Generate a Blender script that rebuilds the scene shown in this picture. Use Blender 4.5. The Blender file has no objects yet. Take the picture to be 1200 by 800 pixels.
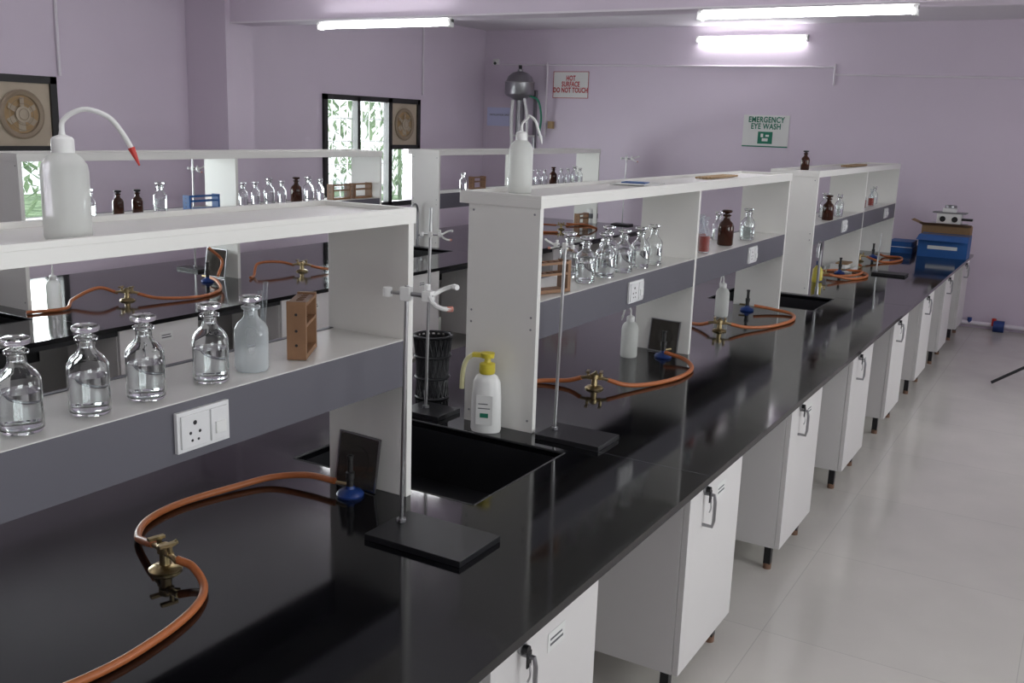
import bpy, math, random
from mathutils import Vector, Matrix
random.seed(7)
sc=bpy.context.scene
PI=math.pi
# ------------------------------------------------------------ materials
def newmat(name):
    m=bpy.data.materials.new(name); m.use_nodes=True
    nt=m.node_tree; b=nt.nodes['Principled BSDF']
    return m,nt,b
def pm(name,col,rough=.5,metal=0,noise=0,nscale=20,spec=None,coat=0,emit=None,es=0,bump=0,alpha=1,trans=0,ior=1.5):
    m,nt,b=newmat(name)
    b.inputs['Base Color'].default_value=(*col,1)
    b.inputs['Roughness'].default_value=rough
    b.inputs['Metallic'].default_value=metal
    b.inputs['Coat Weight'].default_value=coat
    b.inputs['Transmission Weight'].default_value=trans
    b.inputs['IOR'].default_value=ior
    if spec is not None: b.inputs['Specular IOR Level'].default_value=spec
    if emit: 
        b.inputs['Emission Color'].default_value=(*emit,1); b.inputs['Emission Strength'].default_value=es
    if noise or bump:
        tc=nt.nodes.new('ShaderNodeTexCoord'); n=nt.nodes.new('ShaderNodeTexNoise')
        n.inputs['Scale'].default_value=nscale; n.inputs['Detail'].default_value=6
        nt.links.new(tc.outputs['Object'],n.inputs['Vector'])
        if noise:
            r=nt.nodes.new('ShaderNodeMixRGB'); r.blend_type='MIX'
            r.inputs[1].default_value=(*[max(0,c*(1-noise)) for c in col],1)
            r.inputs[2].default_value=(*[min(1,c*(1+noise)) for c in col],1)
            nt.links.new(n.outputs['Fac'],r.inputs[0]); nt.links.new(r.outputs[0],b.inputs['Base Color'])
        if bump:
            bp=nt.nodes.new('ShaderNodeBump'); bp.inputs['Strength'].default_value=bump; bp.inputs['Distance'].default_value=.01
            nt.links.new(n.outputs['Fac'],bp.inputs['Height']); nt.links.new(bp.outputs[0],b.inputs['Normal'])
    return m
def glassmat(name,tint,body,lo=.1,hi=.8,rough=.04,blend=.35):
    m,nt,b=newmat(name)
    b.inputs['Base Color'].default_value=(*body,1); b.inputs['Roughness'].default_value=rough
    t=nt.nodes.new('ShaderNodeBsdfTransparent'); t.inputs[0].default_value=(*tint,1)
    lw=nt.nodes.new('ShaderNodeLayerWeight'); lw.inputs[0].default_value=blend
    mr=nt.nodes.new('ShaderNodeMapRange'); mr.inputs['To Min'].default_value=lo; mr.inputs['To Max'].default_value=hi
    nt.links.new(lw.outputs['Facing'],mr.inputs['Value'])
    mx=nt.nodes.new('ShaderNodeMixShader'); out=nt.nodes['Material Output']
    nt.links.new(mr.outputs[0],mx.inputs[0]); nt.links.new(t.outputs[0],mx.inputs[1]); nt.links.new(b.outputs[0],mx.inputs[2])
    nt.links.new(mx.outputs[0],out.inputs[0])
    return m
M={}
M['wall']=pm('lilac_paint',(.665,.58,.675),.55,noise=.03,nscale=3,bump=.02)
M['ceil']=pm('ceiling_paint',(.74,.70,.74),.7,noise=.02)
M['white']=pm('white_laminate',(.80,.79,.75),.35,noise=.02,nscale=4)
M['door']=pm('door_laminate',(.68,.66,.65),.35,noise=.02,nscale=4)
M['grey']=pm('grey_laminate',(.115,.112,.132),.42,noise=.05,nscale=5)
M['black']=pm('black_powdercoat',(.010,.010,.012),.4,noise=.2)
M['blackm']=pm('black_frame',(.014,.013,.013),.45)
M['steel']=pm('steel',(.5,.5,.5),.3,1)
M['dsteel']=pm('dull_steel',(.35,.35,.36),.35,1)
M['brass']=pm('brass',(.42,.33,.18),.3,1,noise=.3)
M['hose']=pm('orange_rubber',(.43,.13,.04),.42,noise=.15,nscale=30)
M['blue']=pm('blue_enamel',(.012,.04,.18),.35)
M['bluebox']=pm('blue_card',(.01,.09,.30),.5,noise=.1)
M['card']=pm('cardboard',(.28,.17,.085),.8,noise=.1)
M['wood']=pm('rack_wood',(.25,.13,.065),.5,noise=.25,nscale=25)
M['lwood']=pm('light_wood',(.42,.28,.14),.6,noise=.2)
M['red']=pm('red_plastic',(.55,.03,.02),.35)
M['pink']=pm('clamp_sleeve',(.55,.22,.17),.5)
M['yellow']=pm('yellow_plastic',(.6,.50,.05),.35)
M['tubey']=pm('cream_tube',(.6,.57,.32),.35)
M['whitep']=pm('white_plastic',(.78,.78,.76),.3)
M['socket']=pm('socket_plastic',(.76,.76,.76),.25)
M['paper']=pm('paper',(.72,.72,.70),.8)
M['ink']=pm('printed_ink',(.12,.12,.13),.8)
M['redink']=pm('red_ink',(.45,.02,.03),.7)
M['greenink']=pm('green_ink',(.01,.17,.10),.6)
M['green']=pm('green_plastic',(.02,.22,.13),.4)
M['lilacp']=pm('label_paper',(.60,.63,.85),.7)
M['beige']=pm('beige_plastic',(.48,.40,.30),.45,noise=.05)
M['dbeige']=pm('fan_guard',(.30,.23,.16),.45,noise=.05)
M['conduit']=pm('pvc_conduit',(.76,.71,.76),.4)
M['foot']=pm('copper_foot',(.20,.11,.07),.5)
M['blackmesh']=pm('mesh_fabric',(.015,.015,.017),.8,noise=.5,nscale=200)
M['tubelight']=pm('tube_emission',(1,1,1),.4,emit=(.97,.98,1),es=26)
M['glass']=pm('clear_glass',(.97,.985,.985),.0,trans=1,ior=1.45)
M['water']=pm('water',(.95,.97,.975),.0,trans=1,ior=1.33)
M['thing']=glassmat('thin_glass',(.95,.97,.98),(.75,.8,.82),.04,.6)
M['frost']=glassmat('frosted_glass',(.92,.94,.95),(.74,.78,.79),.28,.75,rough=.12)
M['amber']=glassmat('amber_glass',(.25,.06,.015),(.05,.014,.006),.75,.97)
M['redliq']=glassmat('red_reagent',(.6,.15,.1),(.4,.06,.04),.6,.9)
M['darkglass']=glassmat('smoked_plate',(.35,.32,.3),(.09,.08,.07),.45,.9)
M['pane']=glassmat('window_pane',(.96,.98,.97),(.6,.6,.6),.02,.4)
def plastic_translucent():
    m,nt,b=newmat('ldpe_plastic')
    b.inputs['Base Color'].default_value=(.78,.79,.76,1); b.inputs['Roughness'].default_value=.4
    tl=nt.nodes.new('ShaderNodeBsdfTranslucent'); tl.inputs[0].default_value=(.82,.83,.8,1)
    mx=nt.nodes.new('ShaderNodeMixShader'); mx.inputs[0].default_value=.35
    nt.links.new(b.outputs[0],mx.inputs[1]); nt.links.new(tl.outputs[0],mx.inputs[2])
    tp=nt.nodes.new('ShaderNodeBsdfTransparent'); m2=nt.nodes.new('ShaderNodeMixShader'); m2.inputs[0].default_value=.22
    nt.links.new(mx.outputs[0],m2.inputs[1]); nt.links.new(tp.outputs[0],m2.inputs[2])
    nt.links.new(m2.outputs[0],nt.nodes['Material Output'].inputs[0]); return m
M['ldpe']=plastic_translucent()
def granite():
    m,nt,b=newmat('black_granite')
    tc=nt.nodes.new('ShaderNodeTexCoord'); n=nt.nodes.new('ShaderNodeTexNoise'); n.inputs['Scale'].default_value=350; n.inputs['Detail'].default_value=3
    n2=nt.nodes.new('ShaderNodeTexNoise'); n2.inputs['Scale'].default_value=2.2; n2.inputs['Detail'].default_value=7
    cr=nt.nodes.new('ShaderNodeValToRGB'); cr.color_ramp.elements[0].position=.55; cr.color_ramp.elements[0].color=(.003,.003,.004,1)
    cr.color_ramp.elements[1].position=.75; cr.color_ramp.elements[1].color=(.012,.012,.015,1)
    mr=nt.nodes.new('ShaderNodeMapRange'); mr.inputs['From Min'].default_value=.35; mr.inputs['From Max'].default_value=.7
    mr.inputs['To Min'].default_value=.045; mr.inputs['To Max'].default_value=.14
    nt.links.new(tc.outputs['Object'],n.inputs['Vector']);nt.links.new(tc.outputs['Object'],n2.inputs['Vector'])
    nt.links.new(n.outputs['Fac'],cr.inputs[0]);nt.links.new(cr.outputs[0],b.inputs['Base Color'])
    nt.links.new(n2.outputs['Fac'],mr.inputs['Value']);nt.links.new(mr.outputs[0],b.inputs['Roughness'])
    return m
M['granite']=granite()
def floorm():
    m,nt,b=newmat('vitrified_tile')
    tc=nt.nodes.new('ShaderNodeTexCoord'); br=nt.nodes.new('ShaderNodeTexBrick')
    br.offset=0; br.inputs['Scale'].default_value=1
    br.inputs['Brick Width'].default_value=.8; br.inputs['Row Height'].default_value=.8
    br.inputs['Mortar Size'].default_value=.002; br.inputs['Mortar Smooth'].default_value=.3
    br.inputs['Color1'].default_value=(.63,.60,.56,1); br.inputs['Color2'].default_value=(.605,.58,.54,1); br.inputs['Mortar'].default_value=(.50,.48,.45,1)
    n=nt.nodes.new('ShaderNodeTexNoise'); n.inputs['Scale'].default_value=4; n.inputs['Detail'].default_value=8
    mx=nt.nodes.new('ShaderNodeMixRGB'); mx.blend_type='MULTIPLY'; mx.inputs[0].default_value=.14
    nt.links.new(tc.outputs['Object'],br.inputs['Vector']);nt.links.new(tc.outputs['Object'],n.inputs['Vector'])
    nt.links.new(br.outputs['Color'],mx.inputs[1]);nt.links.new(n.outputs['Fac'],mx.inputs[2])
    nt.links.new(mx.outputs[0],b.inputs['Base Color']); 
    mr=nt.nodes.new('ShaderNodeMapRange'); mr.inputs['To Min'].default_value=.06; mr.inputs['To Max'].default_value=.22
    nt.links.new(n.outputs['Fac'],mr.inputs['Value']);nt.links.new(mr.outputs[0],b.inputs['Roughness'])
    return m
M['floor']=floorm()
def leafm():
    m,nt,b=newmat('leaves')
    tc=nt.nodes.new('ShaderNodeTexCoord'); n=nt.nodes.new('ShaderNodeTexNoise'); n.inputs['Scale'].default_value=2.5
    cr=nt.nodes.new('ShaderNodeValToRGB'); cr.color_ramp.elements[0].position=.35;cr.color_ramp.elements[0].color=(.14,.25,.11,1)
    cr.color_ramp.elements[1].position=.65;cr.color_ramp.elements[1].color=(.50,.65,.40,1)
    nt.links.new(tc.outputs['Object'],n.inputs['Vector']);nt.links.new(n.outputs['Fac'],cr.inputs[0]);nt.links.new(cr.outputs[0],b.inputs['Base Color'])
    b.inputs['Roughness'].default_value=.6
    tl=nt.nodes.new('ShaderNodeBsdfTranslucent'); nt.links.new(cr.outputs[0],tl.inputs[0])
    mx=nt.nodes.new('ShaderNodeMixShader'); mx.inputs[0].default_value=.45
    nt.links.new(b.outputs[0],mx.inputs[1]); nt.links.new(tl.outputs[0],mx.inputs[2]); nt.links.new(mx.outputs[0],nt.nodes['Material Output'].inputs[0])
    return m
M['leaf']=leafm()
# ------------------------------------------------------------ mesh builder
def catmull(pts,n=8):
    P=[Vector(p) for p in pts]
    if len(P)<3: return P
    P=[P[0]*2-P[1]]+P+[P[-1]*2-P[-2]]
    out=[]
    for i in range(1,len(P)-2):
        a,b,c,d=P[i-1:i+3]
        for k in range(n):
            t=k/n
            out.append(.5*((2*b)+(c-a)*t+(2*a-5*b+4*c-d)*t*t+(3*b-a-3*c+d)*t**3))
    out.append(P[-2]); return out
class MB:
    def __init__(s): s.v=[];s.f=[];s.m=[];s.sm=[];s.mats=[]
    def add(s,vs,fs,mat,smooth=False,T=None):
        if mat not in s.mats: s.mats.append(mat)
        mi=s.mats.index(mat); o=len(s.v)
        for v in vs:
            v=Vector(v); s.v.append(T@v if T else v)
        for f in fs: s.f.append([o+i for i in f]); s.m.append(mi); s.sm.append(smooth)
    def box(s,x0,x1,y0,y1,z0,z1,mat,T=None):
        vs=[(x,y,z) for z in (z0,z1) for x,y in ((x0,y0),(x1,y0),(x1,y1),(x0,y1))]
        s.add(vs,[(3,2,1,0),(4,5,6,7),(0,1,5,4),(1,2,6,5),(2,3,7,6),(3,0,4,7)],mat,False,T)
    def lathe(s,prof,c,mat,seg=24,T=None,sx=1,sy=1):
        vs=[];fs=[];n=len(prof)
        for r,z in prof:
            for k in range(seg):
                a=2*PI*k/seg; vs.append((c[0]+max(r,1e-4)*sx*math.cos(a),c[1]+max(r,1e-4)*sy*math.sin(a),c[2]+z))
        for i in range(n-1):
            for k in range(seg):
                fs.append((i*seg+k,i*seg+(k+1)%seg,(i+1)*seg+(k+1)%seg,(i+1)*seg+k))
        s.add(vs,fs,mat,True,T)
    def cyl(s,c,r,h,mat,seg=20,T=None,r2=None):
        r2=r if r2 is None else r2
        s.lathe([(0,0),(r,0),(r2,h),(0,h)],c,mat,seg,T)
    def tube(s,pts,r,mat,seg=8,sm=True,n=8,closed=False,T=None):
        P=catmull(pts,n) if sm else [Vector(p) for p in pts]
        vs=[];fs=[]
        up=Vector((0,0,1)); prev=None
        for i,p in enumerate(P):
            t=(P[min(i+1,len(P)-1)]-P[max(i-1,0)]).normalized()
            if prev is None:
                a=t.cross(up)
                if a.length<.1: a=t.cross(Vector((1,0,0)))
                a.normalize()
            else:
                a=prev-t*prev.dot(t); a.normalize()
            prev=a; b=t.cross(a)
            rr=r(i/(len(P)-1)) if callable(r) else r
            for k in range(seg):
                an=2*PI*k/seg; vs.append(p+a*rr*math.cos(an)+b*rr*math.sin(an))
        for i in range(len(P)-1):
            for k in range(seg):
                fs.append((i*seg+k,i*seg+(k+1)%seg,(i+1)*seg+(k+1)%seg,(i+1)*seg+k))
        fs.append(tuple(reversed(range(seg)))); fs.append(tuple((len(P)-1)*seg+k for k in range(seg)))
        s.add(vs,fs,mat,True,T)
    def mesh(s,name,recalc=True):
        me=bpy.data.meshes.new(name); me.from_pydata([tuple(v) for v in s.v],[],s.f)
        for m in s.mats: me.materials.append(M[m])
        me.polygons.foreach_set('material_index',s.m)
        me.polygons.foreach_set('use_smooth',[True]*len(s.f))
        me.update(); me.validate()
        if recalc:
            import bmesh
            bm=bmesh.new(); bm.from_mesh(me); bmesh.ops.recalc_face_normals(bm,faces=bm.faces); bm.to_mesh(me); bm.free()
        me.set_sharp_from_angle(angle=math.radians(38))
        return me
    def build(s,name,loc=(0,0,0),bevel=0,rz=0):
        return place(s.mesh(name),name,loc,bevel,rz)
def place(me,name,loc=(0,0,0),bevel=0,rz=0,scale=1,parent=None):
    o=bpy.data.objects.new(name,me); sc.collection.objects.link(o); o.location=loc; o.rotation_euler=(0,0,rz)
    o.scale=(scale,)*3
    if bevel:
        b=o.modifiers.new('bevel','BEVEL'); b.width=bevel; b.segments=2; b.limit_method='ANGLE'; b.angle_limit=math.radians(50)
    if parent: o.parent=parent
    return o
# ------------------------------------------------------------ dimensions (metres)
BZ=.716; SZ=1.156; BB=1.033; TZ=1.501
XW=-6.34; YB=10.03; XR=1.75; YN=-3.2; CH=2.78
# ------------------------------------------------------------ room shell
b=MB(); b.box(XW-.2,XR+.2,YN-.2,YB+.2,-.12,0,'floor'); b.build('floor')
b=MB(); b.box(XW-.2,XR+.2,YN-.2,YB+.2,CH,CH+.12,'ceil'); b.build('ceiling')
b=MB(); b.box(XW-.2,XR+.2,YB,YB+.2,0,CH,'wall'); b.build('wall_back')
b=MB(); b.box(XW-.2,XR+.2,YN-.2,YN,0,CH,'wall'); b.build('wall_front')
def wall_x(name,x0,x1,wins):
    b=MB(); y=YN
    for (a,c,z0,z1) in wins:
        b.box(x0,x1,y,a,0,CH,'wall'); b.box(x0,x1,a,c,0,z0,'wall'); b.box(x0,x1,a,c,z1,CH,'wall'); y=c
    b.box(x0,x1,y,YB,0,CH,'wall'); b.build(name)
WL=[(2.85,4.42,.85,1.94),(7.19,8.72,.85,1.95)]
WRr=[(-1.6,.2,.85,2.1),(2.0,3.8,.85,2.1),(5.6,7.4,.85,2.1)]
wall_x('wall_left',XW-.2,XW,WL)
wall_x('wall_right',XR,XR+.2,WRr)
BY=5.65; BBZ=2.412
b=MB(); b.box(XW,-5.9,5.60,5.88,0,CH,'wall'); b.build('wall_pillar')
b=MB(); b.box(-5.9,XR,BY,5.88,BBZ,CH,'wall'); b.build('ceiling_beam')
b=MB(); b.box(-5.9,XR,BY-.008,BY,BBZ-.002,BBZ+.010,'conduit'); b.build('trim_1')
# windows with black frame, glazing, grille and a louvred fan in the upper right pane
def window(i,x,a,c,z0,z1,fan=True,side=1):
    b=MB(); fx0,fx1=x-.04*side,x+.03*side; fx0,fx1=min(fx0,fx1),max(fx0,fx1)
    t=.05
    b.box(fx0,fx1,a,c,z1-t,z1,'blackm');b.box(fx0,fx1,a,c,z0,z0+t,'blackm')
    b.box(fx0,fx1,a,a+t,z0,z1,'blackm');b.box(fx0,fx1,c-t,c,z0,z1,'blackm')
    m=c-.52
    b.box(fx0,fx1,m-.03,m+.03,z0,z1,'blackm')
    mm=(a+m)/2; b.box(fx0,fx1,mm-.02,mm+.02,z0,z1,'blackm')
    b.box(x-.012,x-.008,a+t,c-t,z0+t,z1-t,'pane')
    for k in range(1,5):
        z=z0+(z1-z0)*k/5; b.box(x-.06*side-.004,x-.06*side+.004,a,m,z-.004,z+.004,'dsteel')
    for k in range(1,9):
        y=a+(m-a)*k/9; b.box(x-.07*side-.003,x-.07*side+.003,y-.003,y+.003,z0,z1,'dsteel')
    if fan:
        zb=z1-.47
        b.box(fx0,fx1,m,c,zb-.045,zb,'blackm')
        b.box(x-.02,x+.012,m+.03,c-t,zb,z1-t,'beige')
        yc=(m+.03+c-t)/2; zc=(zb+z1-t)/2
        T=Matrix.Translation((x+.012,yc,zc))@Matrix.Rotation(PI/2,4,'Y')
        b.lathe([(.125,0),(.160,0),(.165,.014),(.152,.02),(.13,.014),(.125,0)],(0,0,0),'dbeige',32,T)
        b.lathe([(.05,.0),(.055,.025),(0,.03)],(0,0,0),'beige',20,T)
        b.lathe([(0,.001),(.125,.001)],(0,0,0),'lwood',28,T)
        for k in range(6):
            a2=k*PI/3; T2=T@Matrix.Rotation(a2,4,'Z')@Matrix.Rotation(.4,4,'X')
            b.box(.03,.112,-.022,.022,.008,.011,'beige',T2)
        for k in (1,2,3): b.lathe([(.035*k,.03),(.035*k+.003,.032),(.035*k,.034)],(0,0,0),'dbeige',28,T)
    b.build('window_%d'%i)
window(1,XW,*WL[0]); window(2,XW,*WL[1])
for k,w in enumerate(WRr): window(3+k,XR,*w,fan=False,side=-1)
# trees outside the left windows
b=MB()
for k in range(20000):
    x=-8.6-random.random()*2.6; y=random.uniform(2,22); z=random.uniform(-1,4.2)
    if math.sin(y*2.1+math.sin(z*3))*math.sin(z*2.7+y)>.6 : continue
    s=random.uniform(.05,.13); T=Matrix.Translation((x,y,z))@Matrix.Rotation(random.uniform(0,6.3),4,'Z')@Matrix.Rotation(random.uniform(-1.3,1.3),4,'X')
    b.add([(-s*.3,0,0),(0,-s,0),(s*.3,0,0),(0,s*1.2,0)],[(0,1,2,3)],'leaf',False,T)
for k in range(16):
    y=2.5+k*1.2; b.tube([(-10,y,-1),(-10.1,y+.1,2),(-9.9,y+.3,4.5)],.03,'leaf',6)
b.build('bamboo_trees')
b=MB(); b.box(-30,XW-.6,-10,30,-1.1,-1.0,'leaf'); b.build('ground_outside')
# ------------------------------------------------------------ benches
def bench(loc_x,y0,y1,sinks,name,w=1.535):
    b=MB(); t=.022
    sx0,sx1=-1.10,-.455
    z0,z1=BZ-t,BZ
    b.box(sx1,0,y0,y1,z0,z1,'granite'); b.box(-w,sx0,y0,y1,z0,z1,'granite')
    y=y0
    for (a,c) in sinks:
        b.box(sx0,sx1,y,a,z0,z1,'granite'); y=c
        zz=BZ-.2
        b.box(sx0-.012,sx1+.012,a-.012,c+.012,zz-.012,zz,'black')
        b.box(sx0-.012,sx0,a-.012,c+.012,zz,z0,'black'); b.box(sx1,sx1+.012,a-.012,c+.012,zz,z0,'black')
        b.box(sx0-.012,sx1+.012,a-.012,a,zz,z0,'black'); b.box(sx0-.012,sx1+.012,c,c+.012,zz,z0,'black')
        b.lathe([(0,.004),(.03,.004),(.035,.0)],((sx0+sx1)/2,(a+c)/2,zz),'dsteel',20)
        for (p,q) in (((sx0,a),(sx1,a)),((sx0,c),(sx1,c)),((sx0,a),(sx0,c)),((sx1,a),(sx1,c))):
            b.tube([(*p,BZ-.002),(*q,BZ-.002)],.004,'black',8,False)
    b.box(sx0,sx1,y,y1,z0,z1,'granite')
    for js in [s[1]+.07 for s in sinks]:
        b.box(sx1,-.001,js,js+.0015,BZ,BZ+.0004,'grey')
        b.box(-w,sx0,js,js+.0015,BZ,BZ+.0004,'grey')
    b.box(-.05,-.03,y0,y1,z0-.03,z0,'black'); b.box(-w+.03,-w+.05,y0,y1,z0-.03,z0,'black')
    b.box(-w/2-.02,-w/2+.02,y0+.1,y1-.1,.1,z0-.22,'door')
    return b.build(name,(loc_x,0,0))
bench(-.867,-1.9,9.72,[(2.09,2.62),(5.76,6.27)],'lab_bench')
bench(-3.917,-.6,9.72,[(2.28,2.85),(5.95,6.5)],'lab_bench')
def cabinet_mesh():
    b=MB(); W=.49; z0,z1=.105,.692; D=.40
    b.box(-D,-.02,0,W,z0,z1,'door')
    b.box(-.018,0,.003,W-.003,z0,z1-.002,'door')
    hy=.125; hz=.555
    b.tube([(0,hy,hz),(.03,hy,hz),(.034,hy,hz+.02),(.034,hy,hz+.08),(.03,hy,hz+.1),(0,hy,hz+.1)],.0055,'dsteel',8,False)
    T=Matrix.Translation((0,hy-.005,.672))@Matrix.Rotation(PI/2,4,'Y')
    b.cyl((0,0,0),.014,.008,'dsteel',16,T)
    b.cyl((0,0,.008),.009,.012,'black',12,T)
    b.box(.018,.021,hy-.012,hy+.006,.632,.668,'black')
    b.tube([(.02,hy,.64),(.024,hy-.004,.615),(.02,hy-.006,.6)],.0025,'steel',6)
    b.box(.0005,.0012,.24,.32,.60,.645,'paper'); b.box(.0012,.0016,.25,.31,.612,.618,'ink'); b.box(.0012,.0016,.25,.305,.625,.63,'ink')
    for (x,y) in ((-.05,.04),(-.05,W-.04),(-D+.05,.04),(-D+.05,W-.04)):
        b.box(x-.014,x+.014,y-.014,y+.014,.022,z0,'black'); b.cyl((x,y,0),.017,.024,'foot',12)
    return b.mesh('storage_cabinet')
cm=cabinet_mesh()
for k in range(-3,8):
    place(cm,'storage_cabinet',(-.885,1.475+1.1*k,0),.0015)
    if k<7: place(cm,'storage_cabinet',(-2.384,1.965+1.1*k,0),.0015,PI)
for k in range(-2,8):
    if k<7: place(cm,'storage_cabinet',(-3.935,1.9+1.1*k,0),.0015)
    if k<6: place(cm,'storage_cabinet',(-5.434,2.39+1.1*k,0),.0015,PI)
# ------------------------------------------------------------ reagent racks
def rack(x,ys,name='reagent_rack',sockets=()):
    b=MB(); y0,y1=ys[0],ys[-1]; D=.271; t=.022
    for i,y in enumerate(ys):
        a=y if i==0 else (y-t if i==len(ys)-1 else y-t/2)
        b.box(-D,0,a,a+t,BZ,TZ-.036,'white')
    b.box(-D-.035,.004,y0-.004,y1+.004,TZ-.04,TZ-.012,'white')
    b.box(-.014,.004,y0-.004,y1+.004,TZ-.012,TZ,'white'); b.box(-D-.035,-D-.017,y0-.004,y1+.004,TZ-.012,TZ,'white')
    b.box(-D-.017,-.014,y0-.004,y0+.012,TZ-.012,TZ,'white'); b.box(-D-.017,-.014,y1-.012,y1+.004,TZ-.012,TZ,'white')
    for i in range(len(ys)-1):
        a=ys[i]+(t if i==0 else t/2); c=ys[i+1]-(t if i==len(ys)-2 else t/2)
        b.box(-D+.004,-.018,a,c,SZ-.02,SZ-.002,'white')
        b.box(-.018,-.001,a,c,BB,SZ,'grey'); b.box(-D+.001,-D+.017,a,c,BB,SZ,'grey')
        b.box(-.016,-.002,a,c,SZ,SZ+.002,'white')
    for y in (y0-.0012,):
        for xx in (-.02,-D+.02):
            for z in (BZ+.04,SZ-.05,SZ-.09,TZ-.06):
                T=Matrix.Translation((xx,y,z))@Matrix.Rotation(PI/2,4,'X'); b.cyl((0,0,-.001),.004,.002,'dsteel',8,T)
    for y in sockets:
        W=.068;H=.042;zc=1.097
        b.box(0,.009,y-W,y+W,zc-H,zc+H,'socket'); b.box(.009,.013,y-W+.008,y+.012,zc-H+.008,zc+H-.008,'socket')
        b.box(.009,.014,y+.016,y+W-.008,zc-H+.008,zc+H-.008,'socket')
        b.box(.013,.018,y+.026,y+W-.016,zc-.02,zc+.005,'whitep')
        for (dy,dz,r) in ((-.026,.016,.005),(-.038,-.004,.0035),(-.014,-.004,.0035),(-.034,-.02,.003),(-.018,-.02,.003)):
            T=Matrix.Translation((.0125,y+dy,zc+dz))@Matrix.Rotation(PI/2,4,'Y'); b.cyl((0,0,0),r,.0012,'black',10,T)
    return b.build(name,(x,0,0),.0012)
rack(-1.504,[-.95,.55,2.055],sockets=(1.33,))
rack(-1.504,[2.731,4.197,5.684],sockets=(3.52,5.04))
rack(-1.504,[6.332,7.865,9.254],sockets=(7.2,8.78))
rack(-4.574,[-.5,.85,2.24],sockets=(1.6,))
rack(-4.574,[2.96,4.40,5.84],sockets=(3.6,))
rack(-4.574,[6.58,8.08,9.57],sockets=(7.4,))
# ------------------------------------------------------------ glassware
def bottle_mesh(name,g='glass',liq='water',fill=.55,r=.038,h=.17,stopper='glass'):
    b=MB(); k=h/.17
    z=lambda q:q*k
    prof=[(0,.003),(r*.9,0),(r,.006),(r,z(.085)),(r*.97,z(.096)),(r*.8,z(.108)),(r*.52,z(.118)),(r*.42,z(.124)),(r*.40,z(.138)),(r*.54,z(.141)),(r*.56,z(.146)),(r*.45,z(.149))]
    if g=='glass':
        w=.0022
        prof+=[(r*.40-w*.7,z(.149)),(r*.40-w,z(.138)),(r*.42-w,z(.124)),(r*.52-w,z(.1165)),(r*.8-w,z(.1065)),(r*.97-w,z(.095)),(r-w,z(.085)),(r-w,.009),(r*.88,.0055),(0,.006)]
        b.lathe(prof,(0,0,0),g,32)
        liq_r=r-w-.0004
    else:
        prof+=[(r*.36,z(.149))]; b.lathe(prof,(0,0,0),g,28); liq_r=r*.93
    if stopper: b.lathe([(0,z(.126)),(r*.28,z(.127)),(r*.30,z(.149)),(r*.28,z(.153)),(r*.6,z(.158)),(r*.67,z(.162)),(r*.66,z(.168)),(r*.5,z(.1705)),(0,z(.171))],(0,0,0),stopper,24)
    if liq: b.lathe([(0,.0075),(liq_r*.9,.0075),(liq_r,.012),(liq_r,z(.1)*fill/.6*.8),(0,z(.1)*fill/.6*.8)],(0,0,0),liq,28)
    return b.mesh(name)
bm1=bottle_mesh('reagent_bottle'); bm2=bottle_mesh('reagent_bottle',fill=.3)
bf=bottle_mesh('reagent_bottle',g='frost',liq=None)
ba=bottle_mesh('amber_bottle',g='amber',liq=None,stopper='amber')
br=bottle_mesh('reagent_bottle',g='thing',liq='redliq',r=.028,fill=.6,stopper='thing')
bs=bottle_mesh('reagent_bottle',r=.03,h=.15,fill=.5)
bas=bottle_mesh('amber_bottle',g='amber',liq=None,r=.03,h=.135,stopper='black')
def put(me,x,y,z,s=1,rz=0): return place(me,me.name.split('.')[0],(x,y,z),0,rz,s)
for i,y in enumerate((1.00,1.14,1.27,1.44)): put(bm1,-1.59,y,SZ)
put(bf,-1.59,1.56,SZ)
put(bm1,-1.60,.86,SZ);put(bm1,-1.60,.7,SZ)
for y in (3.25,3.42,3.59,3.76,3.90): put(bm1,-1.59,y,SZ)
for y in (3.33,3.68): put(bm2,-1.70,y,SZ)
put(br,-1.56,4.45,SZ);put(br,-1.62,4.56,SZ);put(ba,-1.59,4.85,SZ,1.05);put(bm1,-1.58,5.18,SZ,1);put(bs,-1.62,5.33,SZ,1.05);put(bs,-1.7,5.05,SZ)
put(ba,-1.55,6.88,SZ,1);put(bm1,-1.62,7.08,SZ);put(bs,-1.56,7.25,SZ);put(bs,-1.6,7.45,SZ);put(bs,-1.66,6.72,SZ)
for y in (8.15,8.4,8.95): put(bs,-1.64,y,SZ)
for y in (8.3,8.62): put(br,-1.60,y,SZ,.85)
for y,m in ((3.43,bs),(3.61,bas),(3.74,bas),(3.90,bm1),(4.55,bs),(4.66,bs),(4.78,bm1),(4.90,bs),(5.04,ba),(5.16,bm1),(5.28,bs),
            (7.1,bs),(7.9,bs),(8.3,bs),(8.42,bs),(8.55,bs),(8.73,ba),(8.9,bs),(9.05,bs),(9.2,bm1),(9.32,bs)):
    put(m,-4.68,y,SZ)
put(bas,-1.70,6.74,TZ-.012,.95)
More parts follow.
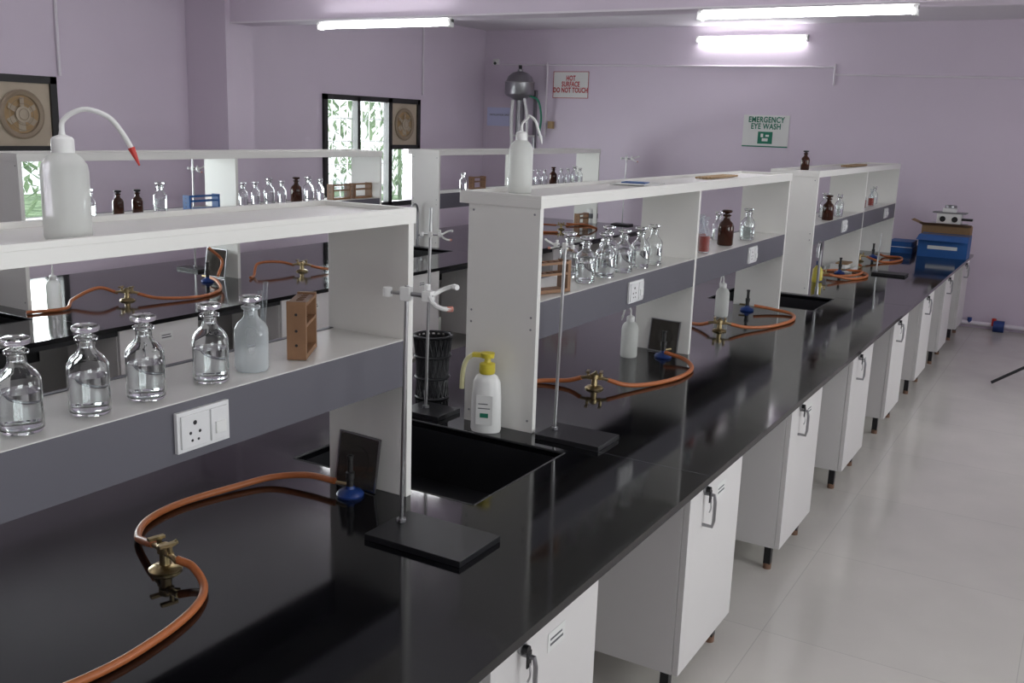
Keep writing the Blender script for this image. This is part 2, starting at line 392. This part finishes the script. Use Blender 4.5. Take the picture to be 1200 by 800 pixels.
def wash_mesh(name='wash_bottle',r=.043,h=.165,tip='red',reach=.135,drop=.09,rise=.075):
    b=MB()
    b.lathe([(0,.002),(r*.92,0),(r,.008),(r,h*.78),(r*.95,h*.86),(r*.75,h*.94),(r*.45,h),(r*.42,h+.004)],(0,0,0),'ldpe',32)
    b.lathe([(r*.46,h-.002),(r*.48,h+.002),(r*.47,h+.022),(r*.4,h+.026),(.006,h+.03),(.004,h+.04)],(0,0,0),'whitep',24)
    z=h+.03
    b.tube([(0,0,z),(.002,0,z+rise*.5),(.02,0,z+rise*.85),(reach*.38,0,z+rise),(reach*.68,0,z+rise*.7),(reach*.88,0,z-.0),(reach,0,z-drop*.55)],.0045,'whitep',10)
    b.tube([(reach*.965,0,z-drop*.38),(reach*1.07,0,z-drop)],lambda t:.0065-.005*t,tip,10,False)
    b.tube([(0,0,z),(0,0,.02)],.003,'whitep',8,False)
    return b.mesh(name)
w1=wash_mesh(r=.0405,h=.155,rise=.045,drop=.05,reach=.12); w2=wash_mesh(r=.042,h=.18,tip='whitep',reach=.07,drop=.04,rise=.05)
put(w1,-1.575,1.107,TZ-.012,1,math.radians(38)); put(w2,-1.71,2.95,TZ-.012,1,math.radians(10))
put(w2,-1.71,3.98,BZ,.9,2.6); put(w2,-1.70,5.22,BZ,.9,2.2)
put(w2,-4.52,3.07,BZ,.85,2.5)
# soap bottle with yellow pump
b=MB()
b.lathe([(0,.002),(.048,0),(.052,.01),(.050,.12),(.046,.17),(.036,.19),(.02,.2),(.018,.21)],(0,0,0),'whitep',28,sy=.62)
b.lathe([(.024,.198),(.027,.205),(.026,.232),(.012,.236),(.010,.25),(.022,.252),(.024,.268),(0,.272)],(0,0,0),'yellow',20)
b.box(-.05,.0,-.009,.009,.252,.266,'yellow')
b.tube([(-.045,0,.26),(-.07,0,.24),(-.082,0,.2),(-.085,0,.14)],.008,'tubey',10)
b.box(-.028,.028,-.0345,-.0325,.03,.13,'paper'); b.box(-.014,.014,-.0355,-.0345,.055,.07,'greenink'); b.box(-.02,.02,-.0355,-.0345,.085,.088,'ink'); b.box(-.02,.012,-.0355,-.0345,.1,.103,'ink')
b.build('soap_dispenser_bottle',(-1.645,2.665,BZ),0,.35)
b=MB(); b.lathe([(0,0),(.034,0),(.036,.01),(.034,.09),(.015,.115),(.013,.12)],(0,0,0),'yellow',20,sy=.6); b.cyl((0,0,.12),.015,.03,'blue',16)
b.build('detergent_bottle',(-1.59,6.93,BZ))
# black woven basket standing behind the sink
b=MB()
R0=.07;H0=.235
for k in range(22):
    a=2*PI*k/22
    b.tube([(R0*.85*math.cos(a),R0*.85*math.sin(a),.004),(R0*math.cos(a+.9),R0*math.sin(a+.9),H0)],.0035,'black',5,False)
    b.tube([(R0*.85*math.cos(a),R0*.85*math.sin(a),.004),(R0*math.cos(a-.9),R0*math.sin(a-.9),H0)],.0035,'black',5,False)
for z in (.004,.08,.16,.235): b.tube([((R0*.85+R0*.15*z/H0)*math.cos(t*PI/14),(R0*.85+R0*.15*z/H0)*math.sin(t*PI/14),z) for t in range(29)],.005,'black',6,False)
b.cyl((0,0,0),R0*.85,.004,'black',24); b.lathe([(R0*.8,.004),(R0*.93,H0-.01)],(0,0,0),'blackmesh',24)
b.build('woven_basket',(-2.03,2.90,BZ))
# ------------------------------------------------------------ test tube racks
def ttrack(mat='wood',L=.2,h=.11,w=.055,tubes=4,lean=True):
    b=MB()
    b.box(0,L,0,w,0,.012,mat); b.box(0,.014,0,w,.012,h,mat); b.box(L-.014,L,0,w,.012,h,mat)
    n=6
    for z in (h-.012,h*.55):
        b.box(.014,L-.014,0,.014,z,z+.008,mat); b.box(.014,L-.014,w-.014,w,z,z+.008,mat)
        for k in range(n+1):
            x=.014+(L-.028)*k/n; b.box(x-.004,x+.004,.014,w-.014,z,z+.008,mat)
    for z in (h*.25,h*.5,h*.78):
        for xx in (-.0008,L-.0002):
            T=Matrix.Translation((xx,w/2,z))@Matrix.Rotation(PI/2,4,'Y'); b.cyl((0,0,0),.0035,.001,'black',12,T)
    for k in range(tubes):
        x=.014+(L-.028)*(k+.5)/n; b.lathe([(0,.013),(.006,.016),(.0085,.024),(.0085,h+.035),(.0105,h+.037)],(x,w/2,0),'thing',12)
    return b.mesh('test_tube_rack')
tr=ttrack(tubes=0,L=.15,h=.14,w=.045); put(tr,-1.555,1.70,SZ,1,math.radians(122))
b=MB(); b.tube([(-1.66,1.66,SZ+.006),(-1.70,1.72,SZ+.17)],.006,'thing',10,False); b.tube([(-1.645,1.66,SZ+.005),(-1.70,1.70,SZ+.15)],.005,'thing',10,False); b.build('glass_pipettes')
tr2=ttrack(tubes=0); put(tr2,-1.60,2.83,SZ,1,math.radians(70))
put(tr2,-4.7,7.3,SZ,1,PI/2); put(ttrack(tubes=6),-4.65,5.38,SZ,1,PI/2); put(tr2,-4.65,5.62,SZ,1,PI/2)
trb=ttrack('bluebox',L=.24,h=.09,tubes=0); put(trb,-4.62,4.06,SZ,1,PI/2)
put(tr2,-4.6,9.2,BZ,1.1,PI/2)
# ------------------------------------------------------------ retort stands
def stand(loc,rod,base,h=.65,clamp=True,cz=.6,cdir=0,cs=1,name='retort_stand'):
    b=MB(); x0,x1,y0,y1=base
    b.box(x0,x1,y0,y1,0,.016,'black')
    b.tube([(rod[0],rod[1],.016),(rod[0]+.01,rod[1],h)],.0055,'steel',12,False)
    b.cyl((rod[0],rod[1],.016),.012,.01,'dsteel')
    if clamp:
        T=Matrix.Translation((rod[0]+.009,rod[1],cz))@Matrix.Rotation(cdir,4,'Z')@Matrix.Scale(cs,4)
        b.box(-.014,.014,-.012,.012,-.018,.018,'whitep',T)
        b.tube([(-.045,0,.0),(-.014,0,0)],.005,'steel',8,False,T=T); b.cyl((-.055,0,-.012),.012,.024,'whitep',12,T)
        b.tube([(.014,0,0),(.075,0,-.002)],.006,'dsteel',8,False,T=T)
        b.box(.05,.075,-.014,.014,-.014,.012,'whitep',T)
        b.tube([(.07,.008,0),(.09,.028,.014),(.115,.03,.024),(.135,.016,.026)],.006,'whitep',8,T=T)
        b.tube([(.07,-.008,0),(.09,-.028,-.014),(.115,-.03,-.024),(.135,-.016,-.026)],.006,'whitep',8,T=T)
        b.tube([(.125,.022,.026),(.138,.012,.026)],.0075,'whitep',8,False,T=T)
        b.tube([(.125,-.022,-.026),(.138,-.012,-.026)],.0075,'pink',8,False,T=T)
        b.cyl((.06,0,.014),.008,.016,'whitep',10,T)
    return b.build(name,loc,.0012)
stand((-1.39,1.86,BZ),(0,0),(-.03,.25,-.11,.07),h=.62,cz=.60,cdir=math.radians(10),cs=.92)
stand((-1.44,2.77,BZ),(0,0),(-.03,.2,-.08,.08),h=.64,cz=.63,cdir=math.radians(170),cs=.55)
stand((-1.93,2.72,BZ),(0,0),(-.06,.1,-.07,.07),h=.72,cz=.63,cdir=math.radians(20),cs=.55)
stand((-5.05,4.47,BZ),(0,0),(-.1,.1,-.07,.07),h=.72,cz=.66,cs=.7)
stand((-4.3,9.62,BZ),(0,0),(-.1,.1,-.07,.07),h=.74,cz=.7)
stand((-1.24,7.72,BZ),(-.1,0),(-.12,.12,-.08,.08),h=.3,clamp=False)
# ------------------------------------------------------------ gas valves, burners, hoses
def valve():
    b=MB()
    b.lathe([(0,0),(.036,0),(.037,.004),(.03,.010),(.013,.014),(.012,.04),(.017,.043),(.017,.058),(.008,.064),(0,.066)],(0,0,0),'brass',24)
    for s in (1,-1):
        b.tube([(0,0,.045),(.028*s,.0,.045)],.009,'brass',12,False)
        b.tube([(.028*s,0,.045),(.058*s,0,.04)],.0065,'brass',10,False)
        b.tube([(.026*s,0,.045),(.026*s,0,.068)],.006,'brass',10,False)
        b.box(.026*s-.006,.026*s+.006,-.026,.012,.066,.073,'brass')
    b.tube([(0,0,.05),(0,.03,.06)],.006,'brass',10,False)
    return b.mesh('gas_valve')
vm=valve()
def burner():
    b=MB()
    b.lathe([(0,0),(.038,0),(.04,.006),(.034,.014),(.014,.022),(.012,.03)],(0,0,0),'blue',24)
    b.lathe([(.011,.022),(.011,.05),(.013,.052),(.013,.07),(.0085,.073),(.0085,.11),(.0105,.112),(.0105,.12),(.006,.12)],(0,0,0),'blackm',16)
    b.tube([(0,0,.032),(-.045,0,.032)],.006,'brass',8,False)
    return b.mesh('bunsen_burner')
bu=burner()
def gauze(frame='dsteel'):
    b=MB(); s=.075
    b.box(-s,s,-.0015,.0015,0,2*s,'darkglass')
    for q in ((-s,-s+.004,0,2*s),(s-.004,s,0,2*s),(-s,s,0,.004),(-s,s,2*s-.004,2*s)):
        b.box(q[0],q[1],-.003,.003,q[2],q[3],frame)
    T=Matrix.Translation((0,-.002,s))@Matrix.Rotation(PI/2,4,'X'); b.cyl((0,0,0),.042,.002,'darkglass',28,T)
    return b.mesh('wire_gauze')
gz=gauze()
def hose(pts,r=.009):
    b=MB(); b.tube([(p[0],p[1],(p[2] if len(p)>2 else r+.001)) for p in pts],r,'hose',12,n=10); return b.build('rubber_gas_hose',(0,0,BZ))
put(vm,-1.68,1.37,BZ,1,math.radians(-15)); put(bu,-1.635,1.955,BZ,.95,math.radians(10))
g=put(gz,-1.66,2.005,BZ+.002); g.rotation_euler=(math.radians(-9),0,math.radians(-4))
hose([(-1.63,1.36,.042),(-1.59,1.37,.03),(-1.53,1.345),(-1.475,1.27),(-1.44,1.15),(-1.43,1.0),(-1.47,.8),(-1.52,.6)])
hose([(-1.735,1.385,.042),(-1.78,1.40,.03),(-1.86,1.44),(-1.92,1.52),(-1.94,1.64),(-1.91,1.80,.012),(-1.87,1.90,.018),(-1.78,1.945,.03),(-1.685,1.95,.032)])
put(vm,-1.59,3.38,BZ,1,.3); put(bu,-1.58,4.07,BZ,1,-2.0)
hose([(-1.64,3.365,.04),(-1.70,3.36,.02),(-1.80,3.32),(-1.84,3.2),(-1.8,3.0)])
hose([(-1.54,3.395,.04),(-1.48,3.44,.02),(-1.42,3.55),(-1.37,3.72),(-1.38,3.9),(-1.45,4.0,.02),(-1.555,4.03,.032)])
g=put(gz,-1.62,4.155,BZ+.002); g.rotation_euler=(math.radians(-9),0,math.radians(-6))
put(vm,-1.57,4.81,BZ,1,.3); put(bu,-1.64,5.5,BZ,1,0.2)
hose([(-1.62,4.80,.04),(-1.68,4.82,.02),(-1.78,4.85),(-1.85,4.7)])
hose([(-1.52,4.83,.04),(-1.46,4.9,.02),(-1.38,5.05),(-1.33,5.3),(-1.38,5.5),(-1.5,5.53,.02),(-1.6,5.5,.032)])
put(vm,-1.6,7.1,BZ,1,.3); put(bu,-1.56,7.5,BZ,1,3)
hose([(-1.55,7.1,.04),(-1.42,7.2),(-1.35,7.4),(-1.4,7.6),(-1.55,7.65),(-1.68,7.5),(-1.68,7.3),(-1.55,7.2,.02),(-1.42,7.3,.024),(-1.4,7.5,.03),(-1.5,7.5,.032)])
put(vm,-1.6,8.4,BZ,1,.3); put(bu,-1.56,8.75,BZ,1,3)
hose([(-1.55,8.42,.04),(-1.42,8.4),(-1.32,8.6),(-1.35,8.85),(-1.48,8.85),(-1.5,8.76,.03)])
hose([(-1.64,8.38,.04),(-1.7,8.2,.1),(-1.66,8.0,.07),(-1.5,8.0)])
put(vm,-4.45,3.46,BZ,1.1,.5); put(bu,-4.62,4.18,BZ)
hose([(-4.50,3.44,.04),(-4.56,3.36,.07),(-4.55,3.2,.03),(-4.45,3.08),(-4.5,2.9)])
hose([(-4.40,3.49,.04),(-4.3,3.55,.02),(-4.22,3.75),(-4.3,3.98),(-4.45,4.1,.03),(-4.58,4.17,.032)])
hose([(-4.55,4.2,.04),(-4.62,4.3,.12),(-4.68,4.25,.2)])
g=put(gz,-4.72,4.33,BZ+.002,1.2); g.rotation_euler=(math.radians(-9),0,0)
put(vm,-4.49,4.88,BZ,1.1,.5)
hose([(-4.54,4.86,.04),(-4.62,4.8,.06),(-4.66,4.65,.06),(-4.55,4.5),(-4.5,4.42)])
hose([(-4.44,4.91,.04),(-4.36,4.98,.02),(-4.3,5.15),(-4.4,5.4),(-4.6,5.5)])
put(vm,-4.5,7.2,BZ,1,.4); put(vm,-4.55,8.7,BZ,1,.4)
hose([(-4.45,7.2,.04),(-4.3,7.3),(-4.25,7.6),(-4.4,7.8),(-4.6,7.7)])
hose([(-4.5,8.7,.04),(-4.35,8.8,.06),(-4.3,9.0),(-4.5,9.2),(-4.7,9.1,.02)])
hose([(-4.6,8.68,.04),(-4.7,8.5,.05),(-4.6,8.3),(-4.4,8.35)])
def faucet(loc,rz=0):
    b=MB(); b.lathe([(0,0),(.025,0),(.026,.006),(.013,.012),(.012,.06)],(0,0,0),'dsteel',20)
    b.tube([(0,0,.05),(0,0,.2),(.0,0,.3),(.03,0,.345),(.075,0,.34),(.095,0,.30),(.098,0,.26)],.009,'dsteel',12)
    b.tube([(0,0,.09),(0,.035,.1)],.007,'dsteel',8,False); b.box(-.008,.008,.03,.05,.08,.12,'dsteel')
    return b.build('laboratory_faucet',loc,0,rz)
faucet((-1.44,6.30,BZ),-1.5)
faucet((-4.75,6.54,BZ),-1.5)
# ------------------------------------------------------------ things lying on the rack tops
b=MB(); b.box(-.09,.09,-.14,.14,0,.004,'paper'); b.box(-.07,.06,-.16,.08,.004,.008,'paper'); b.box(-.05,.05,-.1,.0,.008,.012,'bluebox'); b.build('stack_of_papers',(-1.68,3.9,TZ-.012),0,.2)
b=MB()
for k in range(6): b.tube([(-.03+.012*k,-.22+.02*(k%3),.008),(-.04+.015*k,.22,.009)],.005,'lwood',8,False)
b.build('wooden_sticks',(-1.66,4.85,TZ-.012)); 
b=MB()
for k in range(6): b.tube([(-.03+.012*k,-.3+.02*(k%3),.008),(-.04+.015*k,.3,.009)],.007,'lwood',8,False)
b.build('wooden_sticks',(-1.66,8.1,TZ-.012))
b=MB(); b.box(-.1,.1,-.12,.12,0,.008,'whitep'); b.box(-.1,-.092,-.12,.12,.008,.03,'whitep'); b.box(.092,.1,-.12,.12,.008,.03,'whitep'); b.box(-.06,.05,-.1,.1,.01,.05,'paper'); b.box(-.03,.06,-.06,.11,.05,.06,'card'); b.build('instrument_tray',(-1.60,7.72,BZ))
b=MB(); b.lathe([(0,0),(.06,0),(.063,.01),(.063,.15),(.05,.165),(.045,.17),(.045,.185),(0,.19)],(0,0,0),'whitep',24); b.lathe([(.0635,.05),(.0645,.052),(.0645,.1),(.0635,.102)],(0,0,0),'ink',24); b.build('plastic_jar',(-4.65,9.60,BZ))
# ------------------------------------------------------------ boxes and instrument at the far end
b=MB(); b.box(-.2,.2,-.13,.13,0,.19,'bluebox')
b.box(-.201,.201,-.02,.02,.185,.192,'card'); b.box(-.12,.12,-.1315,-.13,.07,.10,'paper')
b.add([(-.2,-.13,.19),(.2,-.13,.19),(.21,-.22,.15),(-.21,-.22,.15)],[(0,1,2,3)],'bluebox')
b.build('blue_carton',(-1.075,9.33,BZ))
b=MB(); b.box(-.2,.2,-.1,.1,0,.25,'card'); b.add([(-.2,-.1,.25),(.2,-.1,.25),(.22,-.2,.28),(-.22,-.2,.28)],[(0,1,2,3)],'card'); b.add([(-.2,.1,.25),(-.2,-.1,.25),(-.3,-.1,.29),(-.3,.1,.29)],[(0,1,2,3)],'card'); b.build('cardboard_box',(-1.10,9.6,BZ))
b=MB()
b.box(-.15,.15,-.08,.08,0,.02,'dsteel'); b.box(-.10,.10,-.07,.07,.02,.11,'whitep')
b.box(-.14,.14,-.078,.07,.11,.12,'dsteel'); b.box(-.06,.05,-.06,.06,.12,.155,'whitep'); b.cyl((0,-.01,.155),.05,.025,'dsteel')
T=Matrix.Translation((-.05,-.071,.06))@Matrix.Rotation(PI/2,4,'X'); b.cyl((0,0,0),.025,.012,'black',16,T)
T=Matrix.Translation((.05,-.071,.06))@Matrix.Rotation(PI/2,4,'X'); b.cyl((0,0,0),.025,.012,'black',16,T)
b.box(.10,.19,-.03,.03,.05,.07,'black')
b.build('hotplate_instrument',(-1.09,9.6,BZ+.252),.003)
b=MB(); b.box(-.11,.11,-.16,.16,0,.05,'bluebox'); b.box(-.1,.1,-.15,.15,.05,.1,'bluebox'); b.box(-.105,.105,-.152,-.15,.045,.055,'paper'); b.build('blue_folders',(-1.44,9.46,BZ),.004)
# ------------------------------------------------------------ back wall fittings
def text(s,size,loc,mat,parent,bold=.0,align='CENTER'):
    c=bpy.data.curves.new('lettering','FONT'); c.body=s; c.size=size; c.align_x=align; c.align_y='CENTER'; c.extrude=.0008; c.offset=bold; c.space_line=.85; c.space_character=1.08
    o=bpy.data.objects.new('lettering',c); sc.collection.objects.link(o); o.data.materials.append(M[mat])
    o.location=loc; o.rotation_euler=(PI/2,0,0); o.parent=parent; return o
b=MB(); W,H=.222,.145; b.box(-W,W,-.006,0,-H,H,'paper'); 
for q in ((-W,W,-H,-H+.006),(-W,W,H-.006,H),(-W,-W+.006,-H,H),(W-.006,W,-H,H)): b.box(q[0],q[1],-.008,-.006,q[2],q[3],'redink')
s1=b.build('hot_surface_warning_sign',(-5.20,YB,2.18))
t1=text('HOT\nSURFACE\nDO NOT TOUCH',.076,(0,-.0075,.005),'redink',s1,.0022); t1.scale=(.68,1,1)
b=MB(); W,H=.235,.158; b.box(-W,W,-.006,0,-H,H,'paper')
b.box(-W,W,-.008,-.006,-H,-H+.012,'greenink');b.box(-.075,.075,-.008,-.006,-.125,-.005,'greenink')
b.box(-.03,.03,-.0095,-.008,-.10,-.07,'paper'); b.box(-.045,-.02,-.0095,-.008,-.06,-.025,'paper'); b.box(.005,.04,-.0095,-.008,-.055,-.035,'paper')
s2=b.build('emergency_eye_wash_sign',(-2.957,YB,1.744))
t2=text('EMERGENCY\nEYE WASH',.078,(0,-.0075,.078),'greenink',s2,.0018); t2.scale=(.78,1,1)
b=MB(); b.box(-.17,.17,-.005,0,-.105,.105,'lilacp'); s3=b.build('distillation_label',(-6.12,YB,1.812)); text('DISTILLATION UNIT',.028,(0,-.006,.02),'ink',s3)
b=MB()
b.lathe([(0,0),(.05,.0),(.15,.05),(.165,.07),(.165,.20),(.155,.205),(.13,.26),(.08,.30),(.03,.315),(.03,.335),(0,.34)],(0,-.24,.28),'dsteel',32)
b.lathe([(.167,.0),(.172,.004),(.167,.012)],(0,-.24,.47),'steel',32)
b.cyl((0,-.24,-.1),.035,.42,'dsteel',16); b.tube([(0,-.24,.62),(0,-.24,.66)],.02,'black',8,False)
b.box(-.10,.10,-.26,-.02,-.12,-.10,'whitep'); b.box(-.10,-.07,-.04,0,-.3,.4,'dsteel'); b.box(.07,.10,-.04,0,-.3,.4,'dsteel')
b.tube([(.13,-.24,.33),(.22,-.2,.28),(.24,-.15,.1),(.2,-.12,-.1)],.012,'green',10)
b.tube([(.1,-.3,.3),(.14,-.3,.1),(.12,-.25,-.2)],.016,'whitep',10); b.tube([(-.05,-.3,.28),(-.06,-.3,.05),(-.05,-.28,-.3)],.02,'whitep',10)
b.box(.27,.33,-.05,0,-.02,.06,'lwood')
b.build('water_distillation_unit',(-5.72,YB-.002,1.716),0)
b=MB(); b.box(-.03,.03,-.04,0,-.03,.03,'whitep'); b.tube([(0,-.04,0),(.03,-.09,-.02)],.022,'whitep',12,False); b.tube([(.03,-.09,-.02),(.036,-.098,-.022)],.017,'black',12,False); b.build('cctv_camera',(-6.18,YB,2.43))
def pipe(pts,r,mat,name): 
    b=MB(); b.tube(pts,r,mat,8,False); b.build(name)
pipe([(-6.1,YB-.01,2.40),(-2.34,YB-.01,2.37)],.009,'conduit','conduit_pipe')
pipe([(-2.32,YB-.01,2.3),(1.7,YB-.01,2.24)],.009,'conduit','conduit_pipe')
pipe([(-2.33,YB-.01,2.4),(-2.33,YB-.01,2.2)],.009,'conduit','conduit_pipe')
pipe([(-5.5,YB-.012,2.42),(-5.5,YB-.012,1.6)],.012,'conduit','conduit_pipe')
pipe([(XW+.012,4.46,CH),(XW+.012,4.46,1.95)],.012,'conduit','conduit_pipe')
pipe([(XW+.012,8.78,CH),(XW+.012,8.78,2.0)],.010,'conduit','conduit_pipe')
b=MB(); b.tube([(-1.0,YB-.05,.05),(-.5,YB-.05,.05),(.3,YB-.05,.05)],.02,'conduit',10,False)
b.tube([(-.64,YB-.09,.05),(-.55,YB-.09,.05)],.055,'blue',14,False); b.tube([(-.64,YB-.09,.05),(-.64,YB-.09,.12)],.02,'red',10,False); b.tube([(-.85,YB-.05,.05),(-.85,YB-.05,.1)],.02,'blue',10,False); b.build('floor_pipe_with_valve')
def tubelight(x0,x1,y,z,name='fill_tube',wall=True):
    b=MB(); y-=.002
    b.box(x0-.02,x1+.02,y-.03,y,z+.012,z+.04,'whitep')
    b.box(x0-.02,x0+.005,y-.05,y,z-.02,z+.03,'whitep'); b.box(x1-.005,x1+.02,y-.05,y,z-.02,z+.03,'whitep')
    b.tube([(x0,y-.045,z),(x1,y-.045,z)],.014,'tubelight',12,False)
    return b.build(name)
tubelight(-2.085,-.934,BY-.008,2.36); tubelight(-4.95,-3.84,BY-.008,2.36)
tubelight(-3.73,-2.63,YB,2.635)
def added_fill_tube(x0,x1,y,name='fill_tube'):
    b=MB(); z=CH-.07
    b.box(x0-.02,x1+.02,y-.02,y+.02,z+.03,CH-.001,'whitep'); b.tube([(x0,y,z),(x1,y,z)],.014,'tubelight',12,False); b.build(name)
added_fill_tube(-1.9,-.8,.9); added_fill_tube(-4.9,-3.8,.9); added_fill_tube(-3.4,-2.3,3.4); added_fill_tube(-.6,.5,3.0); added_fill_tube(.3,1.4,8.0)  # unseen ceiling tubes, added only to fill the room with light
# floor tripod at the right
b=MB()
for k in range(3):
    a=PI+.1+k*2*PI/3; b.tube([(0,0,.35),(.48*math.cos(a),.48*math.sin(a),.012)],.011,'black',8,False); b.tube([(0,0,.12),(.24*math.cos(a),.24*math.sin(a),.18)],.007,'black',8,False)
b.tube([(0,0,.1),(0,0,1.2)],.014,'black',10,False); b.box(-.05,.05,-.04,.04,1.2,1.24,'black'); b.build('camera_tripod',(.02,7.75,0))
# ------------------------------------------------------------ lights
w=bpy.data.worlds.new('World'); sc.world=w; w.use_nodes=True
bg=w.node_tree.nodes['Background']; bg.inputs[0].default_value=(.93,.97,1,1); bg.inputs[1].default_value=1.7
def area(name,loc,rot,sx,sy,p,col):
    l=bpy.data.lights.new(name,'AREA'); l.shape='RECTANGLE'; l.size=sx; l.size_y=sy; l.energy=p; l.color=col
    o=bpy.data.objects.new(name,l); sc.collection.objects.link(o); o.location=loc; o.rotation_euler=rot; return o
for (a,c,z0,z1) in WL: area('window_daylight',(XW-.25,(a+c)/2,(z0+z1)/2),(0,-PI/2,0),z1-z0,c-a,95,(.93,.97,1))
for (a,c,z0,z1) in WRr: area('window_daylight',(XR+.25,(a+c)/2,(z0+z1)/2),(0,PI/2,0),z1-z0,c-a,52,(.98,.98,1))
# ------------------------------------------------------------ camera
ya,pi_,ro=math.radians(30.251),math.radians(12.454),math.radians(1.94)
F=Vector((-math.sin(ya)*math.cos(pi_),math.cos(ya)*math.cos(pi_),-math.sin(pi_))); R=Vector((math.cos(ya),math.sin(ya),0)); U=R.cross(F)
R2=R*math.cos(ro)+U*math.sin(ro); U2=-R*math.sin(ro)+U*math.cos(ro)
cd=bpy.data.cameras.new('camera'); cd.sensor_width=36; cd.lens=1145.0/1200*36; cd.clip_start=.05
co=bpy.data.objects.new('camera',cd); sc.collection.objects.link(co)
mw=Matrix((R2,U2,-F)).transposed().to_4x4(); mw.translation=(0,0,1.716); co.matrix_world=mw
sc.camera=co
sc.view_settings.view_transform='Standard'; sc.view_settings.look='None'; sc.view_settings.exposure=.12
